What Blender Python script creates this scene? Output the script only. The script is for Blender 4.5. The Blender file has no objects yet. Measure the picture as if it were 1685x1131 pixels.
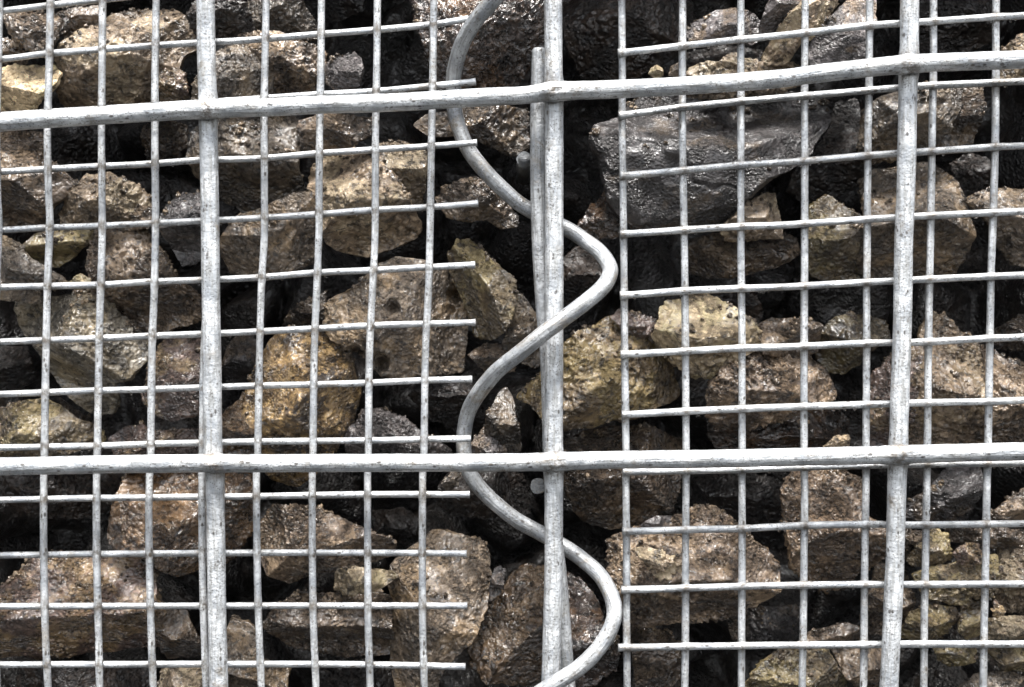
import bpy, bmesh, math
import numpy as np

scene = bpy.context.scene
col = scene.collection
PW, PH = 1685.0, 1131.0          # photograph size, used to convert measured positions to metres
D = 0.30                          # camera distance from the front mesh
W0 = 0.227                        # metres across the view at the front mesh
PX = W0 / PW

# ---------------------------------------------------------------- camera, sky, sun, exposure
cd = bpy.data.cameras.new('camera'); cam = bpy.data.objects.new('camera', cd); col.objects.link(cam)
cam.location = (0, -D, 0); cam.rotation_euler = (math.radians(90), 0, 0)
cd.sensor_width = 36; cd.lens = 36 * D / W0; cd.clip_start = 0.01; cd.clip_end = 50
scene.camera = cam
SUN_EL, SUN_AZ = 70, 6            # elevation; azimuth to the right of the viewer's back
world = bpy.data.worlds.new('World'); scene.world = world; world.use_nodes = True
nt = world.node_tree; bg = nt.nodes['Background']
sky = nt.nodes.new('ShaderNodeTexSky'); sky.sky_type = 'NISHITA'; sky.sun_disc = False
sky.sun_elevation = math.radians(SUN_EL); sky.sun_rotation = math.radians(180 - SUN_AZ)
sky.air_density = 1.0; sky.dust_density = 2.0; sky.ozone_density = 1.0
cloud = nt.nodes.new('ShaderNodeHueSaturation'); cloud.inputs['Saturation'].default_value = 0.22   # grey overcast sky
nt.links.new(sky.outputs[0], cloud.inputs['Color']); nt.links.new(cloud.outputs[0], bg.inputs[0]); bg.inputs[1].default_value = 0.05
sd = bpy.data.lights.new('overcast_sun', 'SUN'); sun = bpy.data.objects.new('overcast_sun', sd); col.objects.link(sun)
sd.energy = 1.5; sd.angle = math.radians(18); sd.color = (1.0, 0.975, 0.945)
sun.rotation_euler = (math.radians(90 - SUN_EL), 0, math.radians(SUN_AZ))
scene.view_settings.view_transform = 'Standard'; scene.view_settings.look = 'None'
scene.view_settings.gamma = 1.0; scene.view_settings.use_curve_mapping = False
scene.view_settings.exposure = 2.92

def P(px, py, y=0.0):
    """measured position on the photograph -> point of the wall at depth y (metres behind the front mesh)"""
    s = PX * (D + y) / D
    return np.array([(px - PW/2) * s, y, (PH/2 - py) * s])

# ---------------------------------------------------------------- numpy noise
_rng = np.random.RandomState(7)
_perm = np.concatenate([_rng.permutation(256)]*3)
_g = _rng.normal(size=(256, 3)); _g /= np.linalg.norm(_g, axis=1)[:, None]
def perlin(p):
    i = np.floor(p).astype(int); f = p - i; i &= 255
    u = f*f*f*(f*(f*6-15)+10)
    r = 0
    for dx in (0, 1):
        for dy in (0, 1):
            for dz in (0, 1):
                h = _perm[_perm[_perm[i[:, 0]+dx]+i[:, 1]+dy]+i[:, 2]+dz]
                v = ((f - (dx, dy, dz)) * _g[h]).sum(1)
                w = (u[:, 0] if dx else 1-u[:, 0])*(u[:, 1] if dy else 1-u[:, 1])*(u[:, 2] if dz else 1-u[:, 2])
                r = r + v*w
    return r * 1.6
def fbm(p, o=4, g=0.5):
    r = 0; a = 1
    for k in range(o):
        r = r + a*perlin(p); p = p*2.03 + 17.3; a *= g
    return r
def ridged(p, o=3, g=0.5):
    r = 0; a = 1
    for k in range(o):
        r = r + a*(1-2*np.abs(perlin(p))); p = p*2.1 + 9.1; a *= g
    return r

# ---------------------------------------------------------------- object helpers
def mesh_object(name, verts, faces, mat, parent=None, uv=None, loc=None, tri=False):
    me = bpy.data.meshes.new(name)
    n = len(verts); faces = np.asarray(faces); k = faces.shape[1]; m = len(faces)
    me.vertices.add(n); me.vertices.foreach_set('co', np.asarray(verts, dtype=np.float32).ravel())
    me.loops.add(m*k); me.loops.foreach_set('vertex_index', faces.ravel().astype(np.int32))
    me.polygons.add(m); me.polygons.foreach_set('loop_start', np.arange(0, m*k, k, dtype=np.int32))
    me.polygons.foreach_set('loop_total', np.full(m, k, dtype=np.int32))
    me.update(calc_edges=True)
    me.polygons.foreach_set('use_smooth', np.ones(m, dtype=bool))
    if uv is not None:
        l = me.uv_layers.new(name='UVMap'); l.data.foreach_set('uv', np.asarray(uv, dtype=np.float32).ravel())
    me.materials.append(mat)
    o = bpy.data.objects.new(name, me); col.objects.link(o)
    if parent is not None: o.parent = parent
    if loc is not None: o.location = loc
    return o
def tag(o, label=None, cat=None, group=None, kind=None):
    if label: o['label'] = label
    if cat: o['category'] = cat
    if group: o['group'] = group
    if kind: o['kind'] = kind
    return o
def empty(name, loc):
    o = bpy.data.objects.new(name, None); col.objects.link(o); o.location = loc; o.empty_display_size = 0.01
    return o

# ---------------------------------------------------------------- materials
class NT:
    def __init__(s, name):
        s.m = bpy.data.materials.new(name); s.m.use_nodes = True; s.t = s.m.node_tree
        s.b = s.t.nodes['Principled BSDF']
    def n(s, typ, **kw):
        x = s.t.nodes.new(typ)
        for k, v in kw.items():
            if k in x.inputs.keys(): x.inputs[k].default_value = v
            else: setattr(x, k, v)
        return x
    def l(s, a, b): s.t.links.new(a, b)
    def noise(s, vec, scale, detail=4, rough=0.55, dist=0.0):
        x = s.n('ShaderNodeTexNoise'); x.inputs['Scale'].default_value = scale; x.inputs['Detail'].default_value = detail
        x.inputs['Roughness'].default_value = rough; x.inputs['Distortion'].default_value = dist; s.l(vec, x.inputs['Vector']); return x.outputs['Fac']
    def vor(s, vec, scale, feature='F1', rnd=1.0):
        x = s.n('ShaderNodeTexVoronoi'); x.feature = feature; x.inputs['Scale'].default_value = scale
        x.inputs['Randomness'].default_value = rnd; s.l(vec, x.inputs['Vector']); return x.outputs['Distance']
    def rng(s, v, a, b, c=0.0, d=1.0):
        x = s.n('ShaderNodeMapRange'); x.inputs[1].default_value = a; x.inputs[2].default_value = b
        x.inputs[3].default_value = c; x.inputs[4].default_value = d; s.l(v, x.inputs[0]); return x.outputs[0]
    def math(s, op, a, b):
        x = s.n('ShaderNodeMath'); x.operation = op
        for i, v in enumerate((a, b)):
            if isinstance(v, (int, float)): x.inputs[i].default_value = v
            else: s.l(v, x.inputs[i])
        return x.outputs[0]
    def mix(s, f, a, b, mode='MIX'):
        x = s.n('ShaderNodeMix'); x.data_type = 'RGBA'; x.blend_type = mode
        for i, v in ((0, f), (6, a), (7, b)):
            if isinstance(v, (int, float)): x.inputs[i].default_value = v
            elif isinstance(v, tuple): x.inputs[i].default_value = (*v, 1)
            else: s.l(v, x.inputs[i])
        return x.outputs[2]

def stone_mat(name, c1, c2, c3, patch=0.5, grain=1.0, wet=0.5, bump=1.0, streak=None, gs=1.0):
    """c1 main colour, c2 second mineral, c3 patches of dirt or lichen"""
    s = NT(name)
    tc = s.n('ShaderNodeTexCoord'); oi = s.n('ShaderNodeObjectInfo')
    off = s.n('ShaderNodeVectorMath'); off.operation = 'SCALE'; off.inputs[0].default_value = (3.1, 1.7, 2.3); s.l(oi.outputs['Random'], off.inputs['Scale'])
    add = s.n('ShaderNodeVectorMath'); add.operation = 'ADD'; s.l(tc.outputs['Object'], add.inputs[0]); s.l(off.outputs[0], add.inputs[1])
    v = add.outputs[0]
    if streak:
        mp = s.n('ShaderNodeMapping'); mp.inputs['Rotation'].default_value = (0, math.radians(streak[0]), 0); mp.inputs['Scale'].default_value = (streak[1], 1, 1); s.l(v, mp.inputs[0]); vs = mp.outputs[0]
    else: vs = v
    big = s.noise(v, 85, 5, 0.6, 0.3); mid = s.noise(vs, 330, 6, 0.65, 0.4); fine = s.noise(vs, 1500*gs, 3, 0.6)
    pebb = s.vor(v, 900*gs)
    f1 = s.rng(mid, 0.40, 0.60)
    c = s.mix(f1, c1, c2)
    f2 = s.rng(big, 0.62-0.26*patch, 0.68-0.24*patch)
    c = s.mix(s.math('MULTIPLY', f2, s.rng(mid, 0.3, 0.55, 0.5, 1.0)), c, c3)
    sp = s.math('MULTIPLY', s.rng(s.noise(v, 620, 3, 0.55), 0.56, 0.65), 0.6)
    c = s.mix(sp, c, tuple(min(1, x*2.1+0.03) for x in c1))
    crevice_shade = s.math('MULTIPLY', s.rng(s.noise(v, 480*gs, 5, 0.7, 0.6), 0.39, 0.48, 1, 0), 0.88)  # crevice darkness painted into the colour by noise
    c = s.mix(crevice_shade, c, tuple(x*0.22 for x in c2))
    damp = s.rng(s.noise(v, 150, 5, 0.65, 0.8), 0.45, 0.57)
    c = s.mix(s.math('MULTIPLY', damp, 0.62*wet+.2), c, (.40, .38, .36), 'MULTIPLY')
    c = s.mix(1.0, c, oi.outputs['Color'], 'MULTIPLY')
    s.l(c, s.b.inputs['Base Color'])
    r = s.rng(s.noise(v, 260, 4, 0.6), 0.38, 0.62, 0.50-0.34*wet, 0.72-0.35*wet); r = s.math('SUBTRACT', r, s.math('MULTIPLY', damp, 0.20*wet)); s.l(r, s.b.inputs['Roughness'])
    s.b.inputs['Specular IOR Level'].default_value = 0.5+0.3*wet
    s.b.inputs['Coat Weight'].default_value = min(1.0, 1.5*wet); s.b.inputs['Coat Roughness'].default_value = 0.10
    h = s.math('ADD', s.math('MULTIPLY', mid, 0.9), s.math('MULTIPLY', fine, 0.20*grain))
    h = s.math('ADD', h, s.math('MULTIPLY', s.rng(pebb, 0.0, 0.7), -0.38*grain))
    h = s.math('ADD', h, s.math('MULTIPLY', s.noise(vs, 620*gs, 4, 0.6, 1.2), 0.8*grain))
    b = s.n('ShaderNodeBump'); b.inputs['Strength'].default_value = 1.0; b.inputs['Distance'].default_value = 0.0030*bump
    s.l(s.rng(s.noise(v, 130, 3, 0.5), 0.42, 0.57, 0.28, 1.0), b.inputs['Strength'])
    s.l(h, b.inputs['Height']); s.l(b.outputs[0], s.b.inputs['Normal']); s.l(b.outputs[0], s.b.inputs['Coat Normal'])
    return s.m

SM = {
 'mud':   stone_mat('muddy_brown_stone', (.128,.100,.073), (.055,.042,.032), (.220,.172,.120), .45, 1.2, .55, 1.15, gs=1.3),
 'tan':   stone_mat('tan_stone', (.250,.205,.150), (.150,.118,.083), (.33,.285,.20), .5, .8, .40, .9, gs=1.0),
 'pale':  stone_mat('pale_stone', (.38,.32,.215), (.22,.178,.115), (.43,.385,.235), .5, .7, .35, .8, gs=0.85),
 'slate': stone_mat('wet_slate', (.056,.053,.056), (.030,.028,.029), (.100,.080,.060), .35, .8, .34, .75, (12, .55), gs=1.5),
 'grey':  stone_mat('grey_stone', (.158,.138,.112), (.082,.070,.057), (.22,.175,.115), .45, .8, .5, .9, gs=1.15),
 'olive': stone_mat('olive_stone', (.170,.138,.082), (.085,.066,.042), (.250,.212,.105), .55, .9, .45, .9, gs=1.0),
 'gold':  stone_mat('golden_brown_stone', (.250,.185,.090), (.135,.096,.052), (.022,.017,.015), .52, 1.1, .6, 1.1, gs=1.35),
 'rust':  stone_mat('rusty_wet_stone', (.070,.050,.038), (.036,.029,.027), (.120,.072,.038), .45, 1.1, .9, 1.15, gs=0.9),
 'wetbrown': stone_mat('wet_brown_stone', (.125,.088,.055), (.070,.050,.034), (.18,.13,.080), .45, 1.0, .9, 1.1, gs=0.85),
 'dark':  stone_mat('gap_shade_stone', (.018,.014,.012), (.009,.007,.006), (.030,.022,.017), .4, 1.0, .28, 1.0, gs=1.0),  # near-black colour carries the shade of the gaps
 'streak': stone_mat('layered_grey_stone', (.150,.140,.112), (.080,.073,.058), (.20,.172,.115), .45, .8, .5, 1.0, (-38, .28), gs=1.1),
 'purple': stone_mat('purple_brown_stone', (.135,.100,.085), (.075,.058,.055), (.24,.185,.11), .5, 1.0, .6, 1.2, (4, .45), gs=1.25),
}

def wire_mat(name, tone, dirt):
    s = NT(name)
    tc = s.n('ShaderNodeTexCoord'); uv = tc.outputs['UV']; v = tc.outputs['Object']
    mp = s.n('ShaderNodeMapping'); mp.inputs['Scale'].default_value = (0.10, 1.0, 1.0); s.l(uv, mp.inputs[0]); st = mp.outputs[0]
    mp2 = s.n('ShaderNodeMapping'); mp2.inputs['Scale'].default_value = (0.55, 1.0, 1.0); s.l(uv, mp2.inputs[0]); st2 = mp2.outputs[0]
    cloud = s.noise(v, 190, 5, 0.6); lng = s.noise(st, 1400, 4, 0.6); fine = s.noise(v, 1600, 3, 0.6)
    c = s.mix(s.rng(cloud, 0.38, 0.62), tuple(x*tone*.62 for x in (.50,.53,.565)), tuple(x*tone for x in (.64,.655,.665)))
    c = s.mix(s.math('MULTIPLY', s.rng(lng, 0.46, 0.62), 0.8), c, tuple(x*tone*.46 for x in (.60,.60,.58)))
    # grime specks and dried mud
    spk = s.math('MULTIPLY', s.rng(s.vor(st2, 950), 0.20, 0.34, 1, 0), s.rng(s.noise(v, 330, 2, 0.5), 0.53, 0.60))
    c = s.mix(s.math('MULTIPLY', spk, 0.85), c, (.07,.062,.055))
    spk2 = s.math('MULTIPLY', s.rng(s.vor(v, 1700), 0.22, 0.36, 1, 0), s.rng(s.noise(v, 260, 2, 0.5), 0.38, 0.50))
    c = s.mix(s.math('MULTIPLY', spk2, 0.6), c, (.10,.09,.08))
    md = s.math('MULTIPLY', s.rng(s.noise(v, 130, 6, 0.7, 0.5), 0.60-0.03*dirt, 0.68), 0.55*dirt)
    c = s.mix(md, c, (.20,.155,.10))
    at = s.n('ShaderNodeAttribute'); at.attribute_name = 'weld'
    wd = s.math('MULTIPLY', at.outputs['Fac'], s.rng(s.noise(v, 480, 5, 0.7), 0.42, 0.56))
    c = s.mix(s.math('MULTIPLY', wd, 0.8), c, (.11,.085,.06))
    s.l(c, s.b.inputs['Base Color'])
    s.b.inputs['Metallic'].default_value = 0.30
    s.l(s.rng(s.noise(v, 700, 3, 0.6), 0.35, 0.65, 0.28, 0.50), s.b.inputs['Roughness'])
    h = s.math('ADD', s.math('MULTIPLY', lng, 0.7), s.math('MULTIPLY', fine, 0.5))
    h = s.math('ADD', h, s.math('MULTIPLY', spk, 0.1)); h = s.math('ADD', h, s.math('MULTIPLY', s.noise(v, 520, 3, 0.6), 0.6))
    b = s.n('ShaderNodeBump'); b.inputs['Strength'].default_value = 0.8; b.inputs['Distance'].default_value = 0.0004
    s.l(h, b.inputs['Height']); s.l(b.outputs[0], s.b.inputs['Normal'])
    return s.m
M_THICK = wire_mat('galvanised_heavy_wire', 1.05, 1.0)
M_FINE = wire_mat('galvanised_fine_wire', 0.98, 0.8)
M_SPIRAL = wire_mat('galvanised_binder_wire', 0.74, 1.3)
M_STUB = wire_mat('dull_cut_wire', 0.25, 2.2)

# ---------------------------------------------------------------- wires
def catmull(pts, step):
    pts = np.array(pts); q = np.vstack([2*pts[0]-pts[1], pts, 2*pts[-1]-pts[-2]]); out = []
    for i in range(1, len(q)-2):
        a, b, c, d = q[i-1:i+3]; n = max(2, int(np.linalg.norm(c-b)/step)); t = np.linspace(0, 1, n, endpoint=False)[:, None]
        out.append(0.5*((2*b)+(c-a)*t+(2*a-5*b+4*c-d)*t*t+(3*b-a-3*c+d)*t**3))
    out.append(q[-2][None]); return np.vstack(out)
_wseed = [0]
def wire(name, pts, r, mat, parent=None, step=0.00055, sides=20, welds=(), wob=0.03, burr=False):
    """pts: world points; sweeps a slightly uneven round bar with rounded ends; welds: world points where it swells"""
    _wseed[0] += 1
    c = catmull(pts, step); n = len(c)
    t = np.gradient(c, axis=0); t /= np.linalg.norm(t, axis=1)[:, None]
    ref = np.array([0.03, 1.0, 0.02]) if abs(t[n//2][1]) < 0.7 else np.array([1.0, 0.0, 0.1])
    n1 = np.cross(t, ref); n1 /= np.linalg.norm(n1, axis=1)[:, None]; n2 = np.cross(t, n1)
    s = np.concatenate([[0], np.cumsum(np.linalg.norm(np.diff(c, axis=0), axis=1))])
    a = np.linspace(0, 2*np.pi, sides, endpoint=False)
    dirs = n1[:, None]*np.cos(a)[None, :, None] + n2[:, None]*np.sin(a)[None, :, None]
    base = c[:, None] + dirs*r
    q = base.reshape(-1, 3) + _wseed[0]*0.37
    rr = r*(1 + wob*perlin(q*90) + 0.018*perlin(q*600)); wa = np.zeros(len(q))
    cc = np.repeat(c, sides, axis=0)
    for w in welds:
        d = np.linalg.norm(cc - w, axis=1)/(r*1.5); g = np.exp(-d*d)
        rr = rr + r*g*(0.10 + 0.16*fbm(q*800, 3)); wa = np.maximum(wa, g)
    e = np.minimum(s, s[-1]-s)[:, None].repeat(sides, 1).ravel()      # close the ends
    if burr: rr = rr*(1+0.13*np.exp(-(e/0.0006)**2)*(1+perlin(q*900)))
    else: rr = rr*np.clip(0.80+0.2*e/(r*0.3), 0, 1)
    v = cc + dirs.reshape(-1, 3)*rr[:, None]
    i = np.arange(n-1)[:, None]*sides; j = np.arange(sides)[None]; jn = (j+1) % sides
    f = np.stack([i+j, i+jn, i+sides+jn, i+sides+j], -1).reshape(-1, 4)
    uu = np.stack(np.broadcast_arrays(s[:-1, None], s[:-1, None], s[1:, None], s[1:, None]), -1)*np.ones((1, sides, 1))
    ar = 2*np.pi*r/sides
    vv = np.stack([j*ar, (j+1)*ar, (j+1)*ar, j*ar], -1)*np.ones((n-1, 1, 1))
    uv = np.stack([uu.reshape(-1, 4), vv.reshape(-1, 4)], -1)
    # flat caps
    v = np.vstack([v, c[0]-t[0]*r*0.05, c[-1]+t[-1]*r*0.05]); k0, k1 = n*sides, n*sides+1
    jj = np.arange(sides); jk = (jj+1) % sides
    cap0 = np.stack([np.full(sides, k0), jk, jj, np.full(sides, k0)], -1); cap1 = np.stack([np.full(sides, k1), (n-1)*sides+jj, (n-1)*sides+jk, np.full(sides, k1)], -1)
    me = bpy.data.meshes.new(name)
    faces = [tuple(x) for x in f] + [tuple(x[:3]) for x in cap0] + [tuple(x[:3]) for x in cap1]
    me.from_pydata([tuple(x) for x in v], [], faces)
    sm = np.ones(len(faces), dtype=bool); sm[len(f):] = False; me.polygons.foreach_set('use_smooth', sm)
    l = me.uv_layers.new(name='UVMap'); allu = np.zeros((len(me.loops), 2), dtype=np.float32); allu[:len(f)*4] = uv.reshape(-1, 2)
    l.data.foreach_set('uv', allu.ravel())
    me.materials.append(mat); A_ = me.attributes.new('weld', 'FLOAT', 'POINT'); A_.data.foreach_set('value', np.concatenate([wa, [0, 0]]).astype(np.float32))
    o = bpy.data.objects.new(name, me); col.objects.link(o)
    if parent is not None:
        o.parent = parent; me.transform(__import__('mathutils').Matrix.Translation(-parent.location))
    return o
def lin(pts, x0=None, x1=None, axis=0):
    """extend a measured polyline in a straight line to the given coordinates beyond the frame"""
    pts = [tuple(p) for p in pts]
    def ext(a, b, t):
        k = (t - a[axis])/(b[axis]-a[axis]); return tuple(a[i]+(b[i]-a[i])*k for i in (0, 1))
    if x0 is not None: pts = [ext(pts[0], pts[2 if len(pts) > 2 else 1], x0)] + pts
    if x1 is not None: pts = pts + [ext(pts[-1], pts[-3 if len(pts) > 2 else -2], x1)]
    return pts
def W(pts, y): return [P(a, b, y) for a, b in pts]
def cross(h, v):
    """crossing of two measured polylines"""
    hx = np.array([p[0] for p in h]); hy = np.array([p[1] for p in h]); vx = np.array([p[0] for p in v]); vy = np.array([p[1] for p in v])
    y = 500.0; x = 0.0
    for _ in range(8): x = np.interp(y, vy, vx); y = np.interp(x, hx, hy)
    return x, y

XL, XR, YT, YB = -210, 1900, -170, 1310
# heavy mesh
TV = [[(338,0),(340,106),(342,163),(343,219),(345,318),(346,400),(348,547),(351,745),(354,792),(356,947),(358,1051),(360,1131)],
      [(910,0),(911,100),(912,212),(912,400),(912,547),(911,741),(911.5,792),(911,913),(909,1016),(906,1131)],
      [(1497,0),(1496,88),(1494,159),(1491,300),(1487,400),(1485.5,511),(1482,618),(1478.5,727),(1476.6,775),(1473,913),(1470,982),(1466,1068),(1463,1131)]]
TH = [[(0,201.6),(161,191),(322,181),(440,177),(522,173),(647,169),(782,161),(860,157),(911,151),(1017,147),(1148,140),(1280,130),(1369,118.5),(1492,106),(1600,101),(1685,98)],
      [(0,768),(138,765),(242,763.5),(346,762.5),(440,762.5),(607,762),(860,761),(1013,757),(1151,755.6),(1280,753),(1452,749),(1560,746),(1685,743)]]
TV = [lin(p, YT, YB, 1) for p in TV]; TH = [lin(p, XL, XR, 0) for p in TH]
Y_TH, Y_TV = -0.0019, 0.0013
heavy = tag(empty('gabion_mesh', P(911, 1131, 0)), 'heavy galvanised welded mesh with wide openings in front of the finer mesh and stones', 'mesh panel')
for v in TV:
    wire('vertical_wire', W(v, Y_TV), 15.2*PX, M_THICK, heavy, sides=32, welds=[P(*cross(h, v), Y_TV) for h in TH], wob=.035)
for h in TH:
    wire('horizontal_wire', W(h, Y_TH), 14.8*PX, M_THICK, heavy, sides=32, welds=[P(*cross(h, v), Y_TH) for v in TV], wob=.035)

# fine mesh, left panel: open ended wires
LH = [[(0,19),(75,10),(165,0),(770,-64)],
      [(0,98),(85,88),(260,75),(340,70),(400,67),(522,57),(612,50),(708,41),(771,31)],
      [(0,190),(160,180),(320,170),(435,162),(522,156),(612,151),(708,142),(783,134.5)],
      [(0,283),(71,279),(163,274),(248,270),(329,264),(428,261),(522,253),(612,247),(708,241),(785,235)],
      [(0,379),(74,375),(163,372),(329,364),(428,359),(522,353),(612,346),(708,341),(787,335)],
      [(0,473),(159,469),(248,464),(332,461),(424,457),(522,449),(612,445),(704,440),(782,436)],
      [(0,563),(159,557),(248,553),(332,550),(424,546),(522,541),(612,536),(704,533),(783,531)],
      [(0,649),(156,643),(248,641),(332,638),(424,635),(520,633),(612,630),(704,626),(777,624)],
      [(0,737),(156,734),(248,731),(329,729),(424,727),(612,725),(704,723),(775,722)],
      [(0,823),(156,820),(242,819),(325,818),(415,817),(607,814),(773,814)],
      [(0,914),(156,912),(415,910),(607,910),(768,911)],
      [(0,998),(415,997),(607,997),(769,997)],
      [(0,1094),(415,1093),(607,1094),(766,1097)],
      [(0,1186),(415,1186),(766,1190)]]
LV = [[(83,0),(81,106),(78,219),(80,318),(82,370),(78,476),(75,618),(73,752),(72,792),(72,913),(75,1051),(79,1131)],
      [(169,0),(168,106),(167,219),(168,336),(168,400),(164,529),(162,635),(160,752),(159,792),(159,913),(162,1034),(164,1131)],
      [(257,0),(255,141),(255,248),(256,360),(254,476),(250,582),(248,748),(246,792),(245,878),(249,1051),(252,1131)],
      [(343,0),(342,200),(341,400),(338,530),(335,600),(333,745),(332,781),(333,913),(335,1016),(339,1131)],
      [(438,0),(435,159),(435,283),(435,385),(430,476),(427,582),(424,745),(422,781),(423,913),(426,1034),(430,1131)],
      [(529,0),(528,106),(526,212),(525,318),(525,370),(522,458),(517,582),(515,745),(514,781),(514,913),(516,1034),(520,1131)],
      [(621,0),(620,106),(618,212),(617,385),(613,476),(608,582),(606,745),(605,781),(605,913),(606,1034),(609,1131)],
      [(714,0),(712,141),(710,230),(708,360),(705,476),(700,582),(697.5,745),(695.5,781),(695,913),(695.5,1034),(698,1131)]]
LV.insert(0, [(x-84, y) for x, y in LV[0]]); LV.insert(0, [(x-86, y) for x, y in LV[0]])
LV = [lin(p, YT, YB, 1) for p in LV]; LH = [lin(p, XL, None, 0) for p in LH]
YF, YR = 0.0051, 0.0063
left = tag(empty('fine_mesh', P(400, 1131, YR)), 'fine galvanised square mesh at left, its horizontal wires ending free beside the coiled wire', 'mesh panel', 'fine wire mesh sheets lining the gabion')
for v in LV: wire('vertical_wire', W(v, YF), 6.1*PX, M_FINE, left, sides=16, welds=[P(*cross(h, v), YF) for h in LH], wob=.05)
for h in LH: wire('horizontal_wire', W(h, YR), 5.6*PX, M_FINE, left, sides=16, welds=[P(*cross(h, v), YR) for v in LV], wob=.05, burr=True)

RH = [[(1017,88),(1123,76),(1222,65),(1320,55),(1422,43),(1514,37),(1641,28),(1685,26)],
      [(1018,191),(1123,177),(1222,167),(1300,160),(1429,149),(1478,145),(1535,141),(1685,134)],
      [(1020,290),(1123,281),(1218,272),(1300,267),(1429,256),(1535,249),(1638,242),(1685,240)],
      [(1020,386),(1123,379),(1218,373),(1300,370),(1429,361),(1535,355),(1685,348)],
      [(1020,487),(1126,479),(1220,475),(1300,472),(1422,465),(1524,460),(1630,455),(1685,453)],
      [(1021,584),(1130,578),(1222,573),(1300,571),(1425,565),(1524,563),(1627,557),(1685,555)],
      [(1023,683),(1130,677),(1222,673),(1300,670),(1425,666),(1526,663),(1627,661),(1685,659)],
      [(1025,777),(1129,775),(1220,773),(1323,769),(1425,766),(1521,764),(1685,762)],
      [(1024,875),(1129,872),(1220,870),(1323,865),(1425,863),(1521,864),(1685,862)],
      [(1022,971),(1129,968),(1220,965),(1323,963),(1425,962),(1521,962),(1685,961)],
      [(1017,1066),(1129,1064),(1220,1063),(1280,1062),(1425,1061),(1521,1060),(1685,1060)],
      [(1020,1162),(1220,1160),(1425,1160),(1685,1158)]]
RH.insert(0, [(x, y-99) for x, y in RH[0]])
RV = [[(1023,0),(1024,106),(1024,212),(1026,385),(1027,476),(1028,582),(1030,738),(1030,792),(1031,913),(1031,1016),(1032,1131)],
      [(1123,0),(1123,212),(1126,400),(1127,476),(1128,582),(1129,738),(1129,792),(1128,913),(1128,1016),(1127,1131)],
      [(1219,0),(1219,212),(1219,400),(1220,476),(1221,582),(1221,734),(1221,792),(1221,913),(1220,1131)],
      [(1325,0),(1324,141),(1324,400),(1323,582),(1323,731),(1324,809),(1323,913),(1322,1016),(1320,1131)],
      [(1431,0),(1430,141),(1428,248),(1427,400),(1426,476),(1426,582),(1425,731),(1425,792),(1423,913),(1422,1016),(1421,1131)],
      [(1536,0),(1536,106),(1534,212),(1531,400),(1530,441),(1528,547),(1526,727),(1525,792),(1523,913),(1521,1016),(1520,1131)],
      [(1639,0),(1638,212),(1633,389),(1631,441),(1629,547),(1626,724),(1624,792),(1622,913),(1619,1051),(1618,1131)]]
RV.append([(x+103, y) for x, y in RV[-1]]); RV.append([(x+102, y) for x, y in RV[-1]])
RV = [lin(p, YT, YB, 1) for p in RV]; RH = [lin(p, None, XR, 0) for p in RH]
right = tag(empty('fine_mesh', P(1350, 1131, YR)), 'fine galvanised square mesh at right, closed along its left side by an upright edge wire', 'mesh panel', 'fine wire mesh sheets lining the gabion')
for v in RV: wire('vertical_wire', W(v, YR), 6.2*PX, M_FINE, right, sides=16, welds=[P(*cross(h, v), YR) for h in RH], wob=.05)
for h in RH: wire('horizontal_wire', W(h, YF), 6.0*PX, M_FINE, right, sides=16, welds=[P(*cross(h, v), YF) for v in RV], wob=.05, burr=True)

# dividing panel running back into the stones: its first upright and the cut ends of its cross wires
part = tag(empty('dividing_mesh', P(930, 1131, .006)), 'edge of a dividing mesh behind the middle upright, leaning bar with stub wires running back', 'mesh panel')
wire('vertical_wire', W(lin([(888,80),(885,212),(886,330),(888,400),(894,500),(902,600),(906,740),(909,820),(913,889),(920,947),(927,1034),(934,1131)], None, YB, 1), .0056), 13.2*PX, M_SPIRAL, part, sides=28)
wire('cross_wire', [P(863,262,.0080), P(862,272,.014), P(861,292,.06)], 12.5*PX, M_STUB, part, sides=28, burr=True, wob=.12)
wire('cross_wire', [P(886,800,.0072), P(886,801,.020), P(884,806,.07)], 12.0*PX, M_STUB, part, sides=28, burr=True, wob=.12)

# coiled binder wire
SP = [(868,-95,-.0040),(840,-40,-.0040),(812,0,-.0020),(782,35,.0008),(761,71,.0042),(750,106,.0078),(746,131,.0098),(747,160,.0102),(749,187,.0102),(757,215,.0102),(772,248,.0102),(800,284,.0102),(831,315,.0104),(856,336,.0105),
      (898,360,.0105),(937,379,.0090),(964,397,.0070),(988,416,.0045),(1002,437,.0020),(1003,453,.0002),(991,473,-.0020),(964,497,-.0038),(928,524,-.0048),(893,550,-.0048),(855,581,-.0035),(819,610,-.0005),(792,641,.0035),(773,672,.0080),(765,702,.0100),(763,735,.0104),(768,765,.0104),
      (778,787,.0104),(796,810,.0104),(822,834,.0104),(852,857,.0105),(892,879,.0105),(933,903,.0092),(961,923,.0070),(988,948,.0042),(1005,978,.0015),(1011,1006,-.0005),(1005,1034,-.0020),(984,1068,-.0035),(954,1098,-.0045),(919,1121,-.0048),(885,1143,-.0048),(850,1175,-.0035),(815,1230,.001),(800,1290,.006)]
# the photograph shows this wire bent by hand: kinks kept as measured
coil = wire('binder_wire', [P(a, b, c) for a, b, c in SP], 13.2*PX, M_SPIRAL, None, sides=28, wob=.03)
tag(coil, 'thick coiled binding wire winding around the middle upright of the heavy mesh', 'wire')

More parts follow.
